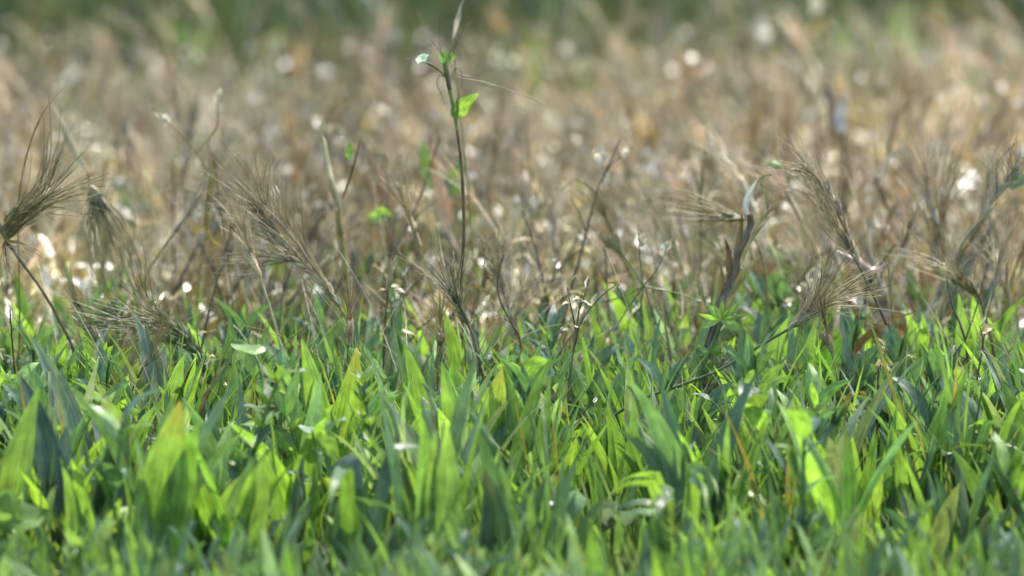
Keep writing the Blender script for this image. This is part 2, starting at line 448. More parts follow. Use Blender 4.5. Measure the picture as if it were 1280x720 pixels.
for i in range(3500):
    y = random.uniform(2.5, 4.0); hw = half_width(y) + .1; x = random.uniform(-hw, hw)
    if random.random() < (y - front_edge(x) + .12) / .42: continue
    if 3.14 < y < 3.4 and random.random() < .45: continue
    if blocked(x, y, .05) and random.random() < .8: continue
    spots.append((x, y, random.uniform(0, 6.28), random.uniform(.8, 1.35) * (.62 if y < 3.14 else .75 if y < 3.25 else 1), random.randrange(12), (1, 1, 1)))
for i in range(900):
    y = random.uniform(2.95, 3.5); hw = half_width(y); spots.append((random.uniform(-hw, hw), y, random.uniform(0, 6.28), random.uniform(.35, .55), random.randrange(10), (1, 1, 1)))
merge_scatter('undergrowth', M_LEAF, T_LOW, spots, 'low green grass and leaves growing between the taller tufts')

# ================================================================== COUNTABLE PLANTS: green band
def lk(loc): return loc
GREEN_SETS = {}
def proto_tuft(kind):
    g = G()
    if kind == 'broad':
        base_c = random.choice([BLUEG, BLUEG, MIDG, (0.22, .28, .20), (0.22, .28, .20), YELG])
        for i in range(random.randint(4, 7)):
            b = (random.uniform(-.009, .009), random.uniform(-.009, .009), 0)
            pts = arc(b, random.uniform(0, 6.28), random.uniform(.07, .125), random.uniform(.0, .25), random.uniform(.2, 1.15), 12, .04)
            blade(g, pts, random.uniform(.008, .018), jit(base_c, .25), fold=.28, wave=.06, cross=5, twist=random.uniform(-.7, .7), edge=.1, tip=jit(YELG) if random.random() < .3 else None)
    elif kind == 'fan':
        for i in range(random.randint(11, 16)):
            b = (random.uniform(-.004, .004), random.uniform(-.004, .004), 0)
            pts = arc(b, random.uniform(0, 6.28), random.uniform(.06, .105), random.uniform(.05, .45), random.uniform(.4, 1.2), 10, .03)
            blade(g, pts, random.uniform(.004, .0085), jit(random.choice([YELG, YELG, LIME, MIDG]), .2), fold=.35, cross=4, edge=.12)
    elif kind == 'bent':
        for i in range(random.randint(5, 8)):
            b = (random.uniform(-.008, .008), random.uniform(-.008, .008), 0); az = random.uniform(0, 6.28)
            pts = arc(b, az, random.uniform(.05, .085), random.uniform(0, .2), random.uniform(.2, .5), 7, .03)
            pts += arc(pts[-1], az + random.uniform(-.4, .4), random.uniform(.025, .05), 1.4, 2.8, 7, .05)[1:]
            blade(g, pts, random.uniform(.007, .012), jit(random.choice([BLUEG, MIDG, YELG]), .25), fold=.3, wave=.1, cross=5, tip=jit(STRAW) if random.random() < .5 else None)
    elif kind == 'pleat':
        base_c = random.choice([YELG, LIME, MIDG, BLUEG])
        for i in range(random.randint(3, 5)):
            b = (random.uniform(-.006, .006), random.uniform(-.006, .006), 0)
            pts = arc(b, random.uniform(0, 6.28), random.uniform(.07, .11), random.uniform(.0, .25), random.uniform(.2, .9), 14, .03)
            blade(g, pts, random.uniform(.016, .027), jit(base_c, .2), prof='lance', fold=.3, wave=.12, cross=13, twist=random.uniform(-.9, .9), pleat=.10, edge=.12, tip=jit(STRAW) if random.random() < .25 else None)
    elif kind == 'fine':
        for i in range(random.randint(14, 20)):
            b = (random.uniform(-.012, .012), random.uniform(-.012, .012), 0)
            pts = arc(b, random.uniform(0, 6.28), random.uniform(.06, .13), random.uniform(0, .25), random.uniform(.2, 1.1), 9, .04)
            blade(g, pts, random.uniform(.0015, .004), jit(random.choice([YELG, MIDG, MIDG, STRAW]), .25), fold=.4, cross=3, tip=jit(STRAW) if random.random() < .3 else None)
    return g
def make_single(name, cat, kind, mat):
    o = proto_tuft(kind).build(name, mat); o['category'] = cat; return o

def make_herb(style):
    """stem and separate leaves"""
    nm = {'leafy': 'leafy_weed', 'ovate': 'leafy_herb', 'whorl': 'bedstraw_plant', 'lobed': 'lobed_leaf_plant'}[style]
    th = thing(nm, None, 'herb', (0, 0, 0))
    if style == 'leafy':
        g = G(); sg = G(); leafy(g, random.randint(2, 4), .06, .105, random.choice([[BLUEG, MIDG], [MIDG, YELG], [YELG, LIME], [BLUEG, (0.17, .25, .16)]]), .018, .036, sg)
        part('stem', sg, M_LEAF, th); part('foliage', g, M_LEAF, th); return th
    H = random.uniform(.06, .10); az = random.uniform(0, 6.28)
    pts = arc((0, 0, 0), az, H, random.uniform(0, .2), random.uniform(.1, .5), 8, .05)
    g = G(); tube(g, pts, .0013, .0009, jit(MIDG), 5); part('stem', g, M_LEAF, th)
    if style == 'ovate':
        for k in (3, 5, 7, 8):
            a0 = random.uniform(0, 6.28)
            for s in (0, math.pi):
                g = G(); L = random.uniform(.014, .028)
                lp = arc(pts[k], a0 + s, L, random.uniform(.3, .9), random.uniform(1.0, 1.9), 8, .04)
                blade(g, lp, L * random.uniform(.42, .6), jit(random.choice([MIDG, BLUEG, YELG]), .2), prof='ovate', fold=.25, wave=.08, cross=7, edge=.15,
                      side=Vector((-math.sin(a0 + s), math.cos(a0 + s), 0)))
                part('leaf', g, M_LEAF, th)
    elif style == 'whorl':
        for k in (3, 4, 5, 6, 7, 8):
            g = G(); n = 7; o = random.uniform(0, 1)
            for i in range(n):
                a0 = o + 6.283 * i / n; L = random.uniform(.010, .018)
                lp = arc(pts[k], a0, L, random.uniform(.5, .9), random.uniform(.7, 1.3), 5, .05)
                blade(g, lp, L * .22, jit(random.choice([YELG, LIME, MIDG]), .2), prof='lance', cross=3, side=Vector((-math.sin(a0), math.cos(a0), 0)))
            part('leaf_whorl', g, M_LEAF, th)
    else:
        for i in range(5):
            a0 = random.uniform(0, 6.28); k = random.randint(4, 8)
            stalk = arc(pts[k], a0, random.uniform(.01, .025), .3, 1.0, 4)
            g = G(); L = random.uniform(.012, .020)
            tube(g, stalk, .0008, .0007, jit(MIDG), 4)
            lp = arc(stalk[-1], a0, L, random.uniform(1.0, 1.3), random.uniform(1.4, 1.9), 14, .03)
            blade(g, lp, L * 1.05, jit(random.choice([PALEG, PALEG, YELG]), .15), prof='round', fold=.15, wave=.12, cross=9, lobes=2, side=Vector((-math.sin(a0), math.cos(a0), 0)))
            part('leaf', g, M_PALE, th)
    return th

KINDS = [  # key, name, category, n prototypes, descriptor
    ('broad', 'grass_tuft', 'grass tuft', 14, 'blue-green broad-bladed grass tuft', 'broad-bladed grass tufts in the green band'),
    ('fan', 'grass_fan', 'grass tuft', 10, 'yellow-green fan of narrow grass blades', 'yellow-green grass fans in the green band'),
    ('pleat', 'pleated_grass_tuft', 'grass tuft', 12, 'wide pleated grass leaves', 'pleated-leaf grass tufts in the green band'),
    ('bent', 'bent_grass_tuft', 'grass tuft', 8, 'drooping-tipped grass tuft', 'bent-tipped grass tufts in the green band'),
    ('fine', 'fine_grass_tuft', 'grass tuft', 8, 'thin-bladed upright grass tuft', 'thin-bladed grass tufts in the green band'),
]
protos = {}
for key, nm, cat, n, desc, grp in KINDS:
    protos[key] = [make_single(nm, cat, key, M_LEAF) for _ in range(n)]
HERBS = [('leafy', 14, 'leafy weed with pointed leaves', 'pointed-leaf weeds in the green band'),
         ('ovate', 6, 'oval-leaved herb', 'oval-leaved herbs in the green band'),
         ('whorl', 4, 'lime whorl-leaved herb', 'whorled herbs in the green band'),
         ('lobed', 4, 'pale lobed-leaf herb', 'pale lobed-leaf herbs in the green band')]
for key, n, desc, grp in HERBS: protos[key] = [make_herb(key) for _ in range(n)]
desc_of = {k[0]: (k[4], k[5]) for k in KINDS}; desc_of.update({h[0]: (h[2], h[3]) for h in HERBS})

COLS = ['at the left edge', 'left of the bearded head', 'under the large bearded head', 'below the flowering stalk', 'beside the diagonal stalk', 'under the round-leaved herb', 'right of the tall seed stalk', 'at the right edge']
def place_name(x, y):
    px = 640 + x / (y * PXS); c = COLS[max(0, min(7, int(px / 160)))]
    r = 'bottom row' if y < 3.05 else ('middle rows' if y < 3.4 else 'by the brown field' if y < 3.72 else 'among dead stalks')
    return c + ', ' + r
used_first = set()
def place(key, x, y, sc=1.0, rz=None, label=None):
    P = random.choice(protos[key]); loc = (x, y, 0)
    rz = random.uniform(0, 6.28) if rz is None else rz
    desc, grp = desc_of[key]; lb = label or (desc + ' ' + place_name(x, y))
    if P.name not in used_first:
        used_first.add(P.name); P.location = loc; P.rotation_euler = (0, 0, rz); P.scale = (sc,) * 3
        P['label'] = lb; P['group'] = grp; return P
    return dup(P, loc, rz, sc, lb, grp)

# blue-noise spots over the visible green band
pts2 = []
tries = 0
while len(pts2) < 330 and tries < 60000:
    tries += 1
    y = random.uniform(3.07, 3.78); hw = y * 0.09 + .05; x = random.uniform(-hw, hw)
    if random.random() < (y - front_edge(x) + .10) / .2: continue
    if all((x - a) ** 2 + (y - b) ** 2 > .030 ** 2 for a, b in pts2): pts2.append((x, y))
for x, y in pts2:
    r = random.random()
    key = 'leafy' if r < .11 else 'broad' if r < .34 else 'pleat' if r < .46 else 'fan' if r < .66 else 'bent' if r < .72 else 'fine' if r < .82 else 'ovate' if r < .93 else 'whorl' if r < .97 else 'lobed'
    sc = random.uniform(.6, 1.12) * (0.82 if y > 3.5 else 1)
    if y < 3.3: sc = random.uniform(.8, 1.2)
    if y > front_edge(x) - .12: sc *= .8
    if blocked(x, y, .085 * sc): continue
    place(key, x, y, sc)
for i in range(105):
    y = 3.68 + random.random() ** 1.7 * .75; x = random.uniform(-1, 1) * (y * .09 + .04)
    place(random.choice(['fine', 'ovate', 'whorl', 'fan', 'leafy', 'leafy']), x, y, random.uniform(.5, .95))
# prototypes never placed go away
for key in protos:
    for P in protos[key]:
        if P.name not in used_first:
            for ch in list(P.children): bpy.data.objects.remove(ch)
            bpy.data.objects.remove(P)

# ================================================================== COUNTABLE PLANTS: front of the brown field
def make_dry(kind):
    th = thing({'barley': 'wild_barley', 'weed': 'dead_weed', 'straw': 'dry_grass_tuft'}[kind], None, {'barley': 'wild barley', 'weed': 'dead weed', 'straw': 'dry grass'}[kind], (0, 0, 0))
    if kind == 'barley':
        L = random.uniform(.09, .15)
        pts = arc((0, 0, 0), random.uniform(0, 6.28), L, random.uniform(0, .15), random.uniform(.3, .9), 10, .06)
        c = jit(random.choice([STRAW, BROWN, BEIGE]), .2)
        g = G(); tube(g, pts, .0010, .0008, c, 5); part('stem', g, M_DRY, th)
        d = (pts[-1] - pts[-2]).normalized(); hc = jit(AWNC, .25)
        head_pts = [pts[-1] + d * .006 * i + Vector((0, 0, -.0006 * i * i)) for i in range(6)]
        g = G(); tube(g, head_pts, .0009, .0006, hc, 4)
        for i in range(16):
            p = head_pts[0].lerp(head_pts[-1], i / 16); s = rnd_unit(); dd = (d + s * .35).normalized()
            tube(g, [p + dd * .003 * j for j in range(4)], .0017, .0003, jit(hc, .2), 4, bulge=lambda u: 1 + math.sin(u * 3.14) * .6)
        sh = part('seed_head', g, M_DRY, th)
        g = G(); awn_fan(g, head_pts[0], d, 42, .042, .62, .00028, hc, rach=.03)
        part('beard', g, M_AWN, th, sh)
        g = G(); k = random.randint(2, 5)
        lp = arc(pts[k], random.uniform(0, 6.28), random.uniform(.04, .07), .4, 2.4, 8, .15)
        blade(g, lp, .004, dry_col(), fold=.5, wave=.4, cross=4, twist=2.2); part('leaf', g, M_DRY, th)
    elif kind == 'weed':
        L = random.uniform(.09, .17)
        pts = arc((0, 0, 0), random.uniform(0, 6.28), L, random.uniform(0, .2), random.uniform(.1, .5), 10, .15)
        c = jit(random.choice([BROWN, DKBRN, OCHRE]), .2)
        g = G(); tube(g, pts, .0014, .0006, c, 5); part('stem', g, M_DRY, th)
        for i in range(5):
            k = random.randint(3, 9); bp_ = arc(pts[k], random.uniform(0, 6.28), random.uniform(.02, .05), .5, random.uniform(.2, 1.2), 6, .2)
            g = G(); tube(g, bp_, .0008, .0004, c, 4)
            for j in range(3):
                q = bp_[random.randint(2, 6)]; lp = arc(q, random.uniform(0, 6.28), random.uniform(.006, .014), random.uniform(.2, 1.5), random.uniform(.6, 2.4), 5, .2)
                blade(g, lp, random.uniform(.002, .005), jit(random.choice([BLEACH, BEIGE, STRAW]), .15, .05), prof='lance', fold=.4, wave=.3, cross=4)
            part('branch', g, M_DRY, th)
    else:
        g = G()
        for i in range(random.randint(7, 12)):
            b = (random.uniform(-.01, .01), random.uniform(-.01, .01), 0)
            pts = arc(b, random.uniform(0, 6.28), random.uniform(.06, .13), random.uniform(0, .3), random.uniform(.5, 2.0), 9, .12)
            blade(g, pts, random.uniform(.002, .005), dry_col(), fold=.45, wave=.35, cross=4, twist=random.uniform(-2, 2))
        part('blades', g, M_DRY, th)
        g = G()
        for i in range(random.randint(7, 11)):
            pts = arc((random.uniform(-.01, .01), random.uniform(-.01, .01), 0), random.uniform(0, 6.28), random.uniform(.09, .18), random.uniform(0, .5), random.uniform(.4, 1.7), 12, .10)
            tube(g, pts, .0006, .0002, jit(random.choice([BEIGE, BEIGE, STRAW, BLEACH, BLEACH]), .15), 4)
        part('wisps', g, M_AWN, th)
    return th
DRYD = {'barley': ('dry bearded wild barley', 'dry wild barley plants at the front of the brown field'),
        'weed': ('branching dead weed with papery scraps', 'dead branching weeds at the front of the brown field'),
        'straw': ('curled straw-coloured dead grass', 'dead grass tufts at the front of the brown field')}
def dry_place_name(x, y):
    px = 640 + x / (y * PXS)
    c = ['at the left edge', 'left of the large bearded head', 'behind the large bearded head', 'beside the flowering stalk', 'right of the flowering stalk', 'left of the thick broken stem', 'behind the tall seed stalk', 'at the right edge'][max(0, min(7, int(px / 160)))]
    return c + (', front row' if y < 3.85 else ', slightly blurred' if y < 4.4 else ', strongly blurred')
dprot = {k: [make_dry(k) for _ in range(n)] for k, n in (('barley', 7), ('weed', 7), ('straw', 7))}
dused = set(); pts3 = []; tries = 0
while len(pts3) < 330 and tries < 60000:
    tries += 1
    y = 3.42 + random.random() ** 1.7 * 1.5; hw = y * 0.09 + .05; x = random.uniform(-hw, hw)
    if y < front_edge(x) - .34 * random.random(): continue
    if all((x - a) ** 2 + (y - b) ** 2 > .034 ** 2 for a, b in pts3): pts3.append((x, y))
for x, y in pts3:
    r = random.random(); key = 'barley' if r < .30 else 'weed' if r < .50 else 'straw'
    P = random.choice(dprot[key]); lb = DRYD[key][0] + ' ' + dry_place_name(x, y); sc = random.uniform(.65, 1.15)
    if y < 3.7: sc *= .85
    if P.name not in dused:
        dused.add(P.name); P.location = (x, y, 0); P.scale = (sc,) * 3; P['label'] = lb; P['group'] = DRYD[key][1]
    else: dup(P, (x, y, 0), random.uniform(0, 6.28), sc, lb, DRYD[key][1])
for key in dprot:
    for P in dprot[key]:
        if P.name not in dused:
            for ch in list(P.children):
                for c2 in list(ch.children): bpy.data.objects.remove(c2)
                bpy.data.objects.remove(ch)
            bpy.data.objects.remove(P)

# ================================================================== THE PLANTS THE PHOTO SINGLES OUT
def px_path(pts, Y, n=24, ground=None):
    """pts: (px, py[, dY]) from the ground up; ground: px of the root"""
    W = [at(p[0], p[1], Y + (p[2] if len(p) > 2 else 0)) for p in pts]
    if ground is not None:
        g = at(ground, 600, Y); W = [Vector((g.x, Y, 0.0))] + W
    return spline(W, n)

def px_awns(g, rach, tips, Y, n, thick=.0003, col=AWNC, spread_px=14, bow=0.12, jy=.025):
    """awns from points along the rachis (world pts) out to a polyline of tip pixels; each a smooth bowed tube"""
    T = [at(t[0], t[1], Y) for t in tips]
    for i in range(n):
        u = random.random(); k = u * (len(T) - 1); a = int(min(k, len(T) - 2))
        tip = T[a].lerp(T[a + 1], k - a)
        s = rach[int(random.random() ** 1.1 * (len(rach) - 1))]
        L = random.uniform(.62, 1.05)
        e = s.lerp(tip, L) + Vector((random.gauss(0, 1) * spread_px * .0004, random.uniform(-jy, jy), random.gauss(0, 1) * spread_px * .0004))
        d = e - s; per = Vector((-d.z, 0, d.x)).normalized() * d.length * bow * ((u - .5) * 2 + random.uniform(-.25, .25))
        mid = s.lerp(e, .5) + per
        tube(g, spline([s, s.lerp(mid, .5) + per * .15, mid, mid.lerp(e, .55) + per * .1, e], 10), thick * .95 * random.uniform(.7, 1.2), thick * .45, jit(col, .3, .06) if random.random() < .6 else jit(random.choice([BEIGE, BEIGE, BROWN, BLEACH]), .2, .05), 4)

def spikelets(g, rach, n, L=.010, r=.0010, col=AWNC, spread=.4):
    m = len(rach) - 1
    for i in range(n):
        k = int(i / n * m); p = rach[k]; d = (rach[min(k + 1, m)] - rach[max(k - 1, 0)]).normalized()
        s = rnd_unit(); s = (s - d * s.dot(d)).normalized(); dd = (d + s * spread).normalized(); LL = L * random.uniform(.7, 1.2)
        tube(g, [p + dd * LL * j / 5 for j in range(6)], r * 1.5, r * .3, jit(col, .3, .1), 5, bulge=lambda u: .6 + math.sin(u * 3.14) * .9)

def barley(name, label, Y, stem, ground, rach, tips, n, stemcol, col=AWNC, col2=None, thick=.0003, extra=(), leaves=(), bow=.12, sp_n=34, stem_r=.0012, spread_px=12):
    root = px_path(stem, Y, 30, ground)
    th = thing(name, label, 'wild barley', root[0])
    g = G(); tube(g, root, stem_r, stem_r * .75, stemcol, 6, col2); part('stem', g, M_DRY, th)
    rw = px_path(rach, Y, 20)
    g = G(); tube(g, rw, stem_r * .8, stem_r * .4, col, 5); spikelets(g, rw, sp_n, col=col)
    sh = part('seed_head', g, M_DRY, th)
    g = G(); px_awns(g, rw, tips, Y, n, thick, col, spread_px, bow)
    for ex in extra: px_awns(g, px_path(ex[0], Y, 8), ex[1], Y, ex[2], thick, col, 6, bow)
    part('beard', g, M_AWN, th, sh)
    for lf in leaves:
        g = G(); lp = px_path(lf[0], Y, 14); blade(g, lp, lf[1], lf[2], prof=lf[3], side=Vector(lf[4]), fold=.3, wave=.15, cross=6)
        part('leaf', g, M_LEAF if lf[2][1] > lf[2][0] else M_DRY, th)
    return th

F = 3.556
# large bearded head left of centre
barley('wild_barley', 'large feathery brown bearded head leaning left of the flowering stalk', F,
       [(462, 520), (452, 450), (437, 405), (425, 385)], 470, [(425, 384), (405, 356), (375, 328), (350, 300), (335, 272), (322, 252)],
       [(258, 262), (262, 225), (283, 190), (312, 172), (338, 182), (352, 200)], 115, STRAW, AWNC, bow=.10, sp_n=60,
       extra=[([(372, 326), (350, 325), (320, 327)], [(262, 312), (258, 330), (250, 345)], 26)])
# left edge
barley('wild_barley', 'bearded head fanning right from the left edge on a slanted brown stem', F,
       [(118, 520), (98, 450), (60, 375), (25, 325), (8, 302)], 125, [(8, 302), (4, 290), (8, 275), (14, 262)],
       [(70, 100), (98, 150), (110, 190), (132, 222), (135, 240), (120, 262)], 75, BROWN, jit(STRAW, .05), thick=.00033, bow=.16, sp_n=16,
       extra=[([(6, 300), (2, 310)], [(-10, 380), (45, 330), (60, 320)], 22)])
barley('wild_barley', 'half-green spreading head drooping left between left edge and large bearded head', F - .03,
       [(303, 560), (285, 510), (262, 470), (246, 442)], 310, [(246, 442), (236, 425), (222, 410), (205, 398)],
       [(165, 470), (130, 425), (80, 392), (70, 375), (130, 345), (165, 300), (195, 340)], 80, MIDG, (0.22, 0.24, 0.08), thick=.00036, bow=.2, sp_n=20)
barley('wild_barley', 'tall bearded head arching left on the dark seed stalk at right', F,
       [(1165, 580), (1150, 520), (1125, 460), (1110, 410), (1085, 355), (1070, 325)], 1168, [(1072, 328), (1062, 305), (1050, 270), (1035, 240), (1018, 222), (1002, 212)],
       [(945, 210), (962, 190), (985, 172), (1005, 178), (1020, 205), (1030, 225)], 90, (0.05, .05, .03), AWNC, BROWN, bow=.14, sp_n=60, thick=.00034,
       extra=[([(1066, 315), (1060, 300)], [(1000, 190), (1010, 260), (1040, 215)], 26)],
       leaves=[([(978, 212), (968, 204), (956, 206)], .006, LIME, 'lance', (0, .5, 1))])
barley('wild_barley', 'dense brown brush head at the tip of the long diagonal stalk', F - .12,
       [(735, 552), (790, 505), (850, 482), (900, 462), (950, 432), (985, 412)], 715, [(985, 412), (1000, 400), (1012, 392)],
       [(1010, 312), (1045, 306), (1078, 318), (1102, 345), (1108, 378)], 105, MIDG, AWNC, (.15, .15, .06), bow=.10, sp_n=20, spread_px=18, stem_r=.0011)
barley('wild_barley', 'blurred forked head right of the tall seed stalk', F + .28,
       [(1192, 470), (1186, 400), (1178, 350)], 1200, [(1178, 350), (1170, 330), (1168, 310)],
       [(1110, 215), (1130, 190), (1165, 150), (1200, 140), (1225, 180)], 40, BROWN, AWNC, thick=.0005, bow=.1)
barley('wild_barley', 'upright comb-like head curving up at the right edge', F + .08,
       [(1165, 420), (1180, 370), (1200, 310), (1230, 270)], 1150, [(1230, 270), (1245, 245), (1262, 225), (1275, 200)],
       [(1232, 190), (1242, 172), (1252, 168), (1268, 160), (1285, 165)], 34, BEIGE, AWNC, bow=.2, sp_n=26,
       leaves=[([(1262, 236), (1275, 226), (1300, 220)], .008, PALEG, 'lance', (0, .4, 1))])
barley('wild_barley', 'thin greenish head below the base of the flowering stalk', F - .06,
       [(645, 585), (620, 540), (606, 480), (594, 430), (585, 405)], 655, [(585, 406), (578, 392), (570, 376), (565, 365)],
       [(505, 322), (522, 335), (545, 305), (560, 300), (598, 310)], 55, (0.2, .2, .05), (0.2, .2, .11), BROWN, thick=.0003, bow=.08, sp_n=30,
       extra=[([(600, 470), (596, 445)], [(560, 395), (640, 400)], 14)])
barley('wild_barley', 'silvery head lying flat left of the thick broken stem', F + .12,
       [(965, 470), (960, 400), (955, 330), (935, 280)], 968, [(932, 274), (915, 272), (900, 270)],
       [(820, 232), (812, 255), (830, 285)], 36, STRAW, STRAW, bow=.06, sp_n=12, thick=.0003)
barley('wild_barley', 'pale brush head drooping at the left under the grey stalk', F + .14,
       [(210, 470), (190, 420), (160, 340), (130, 260), (112, 232)], 215, [(112, 232), (118, 240), (126, 252)],
       [(105, 330), (130, 350), (160, 345), (185, 335)], 60, BEIGE, BEIGE, bow=.1, thick=.0005)
barley('wild_barley', 'spidery dry head low at the right edge of the brown field', F + .05,
       [(1245, 480), (1240, 430), (1225, 372)], 1250, [(1225, 372), (1215, 362), (1200, 352)],
       [(1100, 300), (1110, 330), (1130, 300), (1160, 265), (1240, 300)], 36, BROWN, STRAW, bow=.15, thick=.0003)
barley('wild_barley', 'small bearded head between flowering stalk and forked dead weed', F + .1,
       [(660, 500), (655, 450), (640, 400), (630, 370)], 665, [(630, 370), (625, 355), (620, 340)],
       [(590, 290), (610, 270), (640, 280)], 22, BROWN, AWNC, bow=.1, thick=.0004)

# ---- the flowering stalk
root = px_path([(583, 520), (580, 440), (576, 355), (580, 290), (577, 210), (571, 160), (566, 130), (560, 100), (556, 78)], F, 44, 585)
th = thing('flowering_stalk', 'tall thin flowering stalk with one small pale flower and a green leaf', 'wildflower', root[0])
g = G(); nn = len(root)
tube(g, root[:30], .00115, .0011, (0.09, .055, .035), 6, (0.15, .09, .04)); tube(g, root[29:38], .0011, .0016, (0.2, .26, .05), 6); tube(g, root[37:], .0015, .0019, (0.09, .07, .04), 6, (0.12, .17, .05))
part('stem', g, M_DRY, th)
def leaf_part(path, Y, wdt, col, prof='ovate', side=(1, 0.3, 0), mat=None, th=None, n=14, fold=.25, wave=.12, nm='leaf', lobes=0, cross=7, tip=None):
    g = G(); lp = px_path(path, Y, n); blade(g, lp, wdt, col, side=Vector(side), prof=prof, fold=fold, wave=wave, cross=cross, lobes=lobes, edge=.12, tip=tip)
    return part(nm, g, mat or M_LEAF, th)
leaf_part([(571, 150), (574, 140), (584, 128), (598, 117)], F, .0125, LIME, side=(.55, .35, -.7), th=th)
leaf_part([(570, 152), (571, 134), (574, 118)], F - .004, .0035, YELG, 'lance', side=(1, .6, 0), th=th)
g = G()
for a in range(5):
    an = a * 1.257
    c = at(529, 76, F); d = Vector((-.35, -.5, .75)).normalized(); s = d.cross(Vector((1, 0, 0))).normalized(); b = d.cross(s)
    o_ = s * math.cos(an) + b * math.sin(an)
    blade(g, [c, c + o_ * .0015 + d * .0014, c + o_ * .0033 + d * .0022, c + o_ * .005 + d * .0018], .0048, (0.58, .70, .45), prof='round', side=d.cross(o_), cross=5, fold=.2)
fl = part('flower', g, M_PALE, th)
g = G(); tube(g, px_path([(557, 96), (545, 84), (533, 78)], F, 8), .0006, .0005, (0.13, .17, .05), 5); part('flower_stalk', g, M_LEAF, th)
g = G()
for tp in [(548, 66), (556, 60), (566, 64), (570, 72)]:
    blade(g, px_path([(557, 82), ((557 + tp[0]) / 2, 72), tp], F, 6), .0035, jit(YELG), side=Vector((1, .2, .2)), prof='lance', cross=4)
part('bud', g, M_LEAF, th)
g = G()
for pth in [[(556, 72), (540, 50), (520, 12)], [(540, 58), (530, 42), (517, 32)], [(552, 66), (546, 40), (548, 15)], [(560, 70), (575, 45), (592, 22)], [(556, 96), (540, 92), (522, 95)], [(552, 90), (530, 78), (505, 72)],
            [(563, 100), (568, 88), (576, 86), (578, 100), (576, 112)], [(550, 92), (546, 104), (552, 118), (556, 132)], [(570, 97), (610, 104), (660, 122), (680, 132)], [(572, 92), (592, 96), (622, 84)], [(566, 66), (578, 40), (586, 26)]]:
    tube(g, px_path(pth, F, 12), .00035, .00018, jit((0.2, .15, .1), .3), 4)
part('bristle_tuft', g, M_AWN, th)

def scrap(label, path, Y, wdt, col, ground, nm='papery_leaf', stemcol=STRAW, side=(1, .4, 0), prof='lance', cat='dry leaf', r=.0007, more=()):
    root = px_path([path[0]], Y, 2, ground); root = spline([root[0], root[0].lerp(root[-1], .5) + Vector((.004, 0, 0)), root[-1]], 16)
    th = thing(nm, label, cat, root[0])
    g = G(); tube(g, root, r, r * .7, stemcol, 5); part('stem', g, M_DRY, th)
    g = G(); blade(g, px_path(path, Y, 12), wdt, col, side=Vector(side), prof=prof, fold=.35, wave=.3, cross=6, twist=.8)
    part('leaf', g, M_PAPER if min(col) > .3 else (M_LEAF if col[1] > col[0] else M_DRY), th)
    for p2, w2, c2 in more:
        g = G(); blade(g, px_path(p2, Y, 10), w2, c2, side=Vector(side), prof='lance', fold=.3, wave=.3, cross=5)
        part('leaf', g, M_PAPER if min(c2) > .3 else (M_LEAF if c2[1] > c2[0] else M_DRY), th)
    return th
scrap('narrow white leaf sliver above the flowering stalk at the top', [(566, 50), (572, 28), (576, 10), (582, -8)], F + .15, .0035, BLEACH, 600)
# yellow-green stalk with a bleached leaf
scrap('yellow-green stalk with a crinkled bleached leaf right of the large bearded head', [(424, 262), (417, 230), (410, 200), (403, 170), (402, 140)], F + .12, .0065, BEIGE, 440, nm='dry_stalk', cat='dry stalk', stemcol=(0.3, .27, .07), r=.0016,
      more=[([(430, 330), (425, 290), (420, 262)], .005, OCHRE), ([(436, 200), (438, 188), (434, 178)], .006, LIME), ([(428, 250), (440, 215), (452, 170)], .002, BROWN)])
# rust-coloured blurred stalk with two green leaves
scrap('blurred rust-orange stalk with two green leaves left of the flowering stalk', [(565, 300), (555, 250), (545, 205), (538, 170)], F + .55, .012, (0.42, .20, .07), 568, nm='rusty_stalk', cat='dry stalk', stemcol=(0.3, .15, .06), r=.0016,
      more=[([(550, 240), (538, 215), (528, 178)], .014, YELG), ([(562, 245), (572, 222), (578, 195)], .014, MIDG)])
scrap('bright lime leaf low beside the rust-orange stalk', [(462, 276), (475, 268), (490, 272)], F + .25, .010, LIME, 470, side=(0, .5, 1))
scrap('cream upright leaf blurred far back near the top right', [(958, 62), (957, 40), (954, 12)], 5.6, .020, BLEACH, 960)
scrap('pair of cream leaves crossing far back at top right', [(1000, 70), (1020, 40), (1045, 15)], 5.3, .012, BEIGE, 990, more=[([(1018, 20), (1022, 5), (1020, -12)], .012, BLEACH)])
scrap('bluish white curled leaf on a dark stem above the arching head', [(1055, 165), (1052, 145), (1062, 110)], 4.5, .013, (0.56, .59, .62), 1050, nm='dark_stalk', cat='dry stalk', stemcol=DKBRN, r=.0028,
      more=[([(1046, 190), (1040, 140), (1030, 95)], .008, BROWN)])
scrap('bluish grey scrap on the ground at left in the blurred field', [(165, 262), (178, 256), (192, 258)], 4.3, .010, (0.30, .36, .52), 178, side=(0, .3, 1))
scrap('grey jointed stalk leaning left above the left bearded head', [(110, 215), (95, 190), (78, 150), (66, 130)], F + .2, .006, BEIGE, 125, nm='dry_stalk', cat='dry stalk')
scrap('tall thin brown bristle arching right at the left edge', [(22, 260), (32, 200), (55, 140), (98, 90)], F + .02, .0014, BROWN, 10, nm='dry_bristle', cat='dry stalk', prof='grass')
scrap('curled straw leaf hanging beside the large bearded head', [(268, 200), (262, 240), (260, 290), (290, 318)], F + .1, .004, STRAW, 300, prof='grass')
scrap('brown broad dry leaf behind the brush head', [(1110, 330), (1090, 335), (1060, 318), (1040, 308)], F + .06, .007, (0.27, .18, .12), 1112, side=(.2, .4, 1))
scrap('grey upright dead leaf between brush head and right seed stalk', [(1108, 420), (1106, 370), (1105, 325)], F + .1, .011, (0.33, .25, .18), 1110)

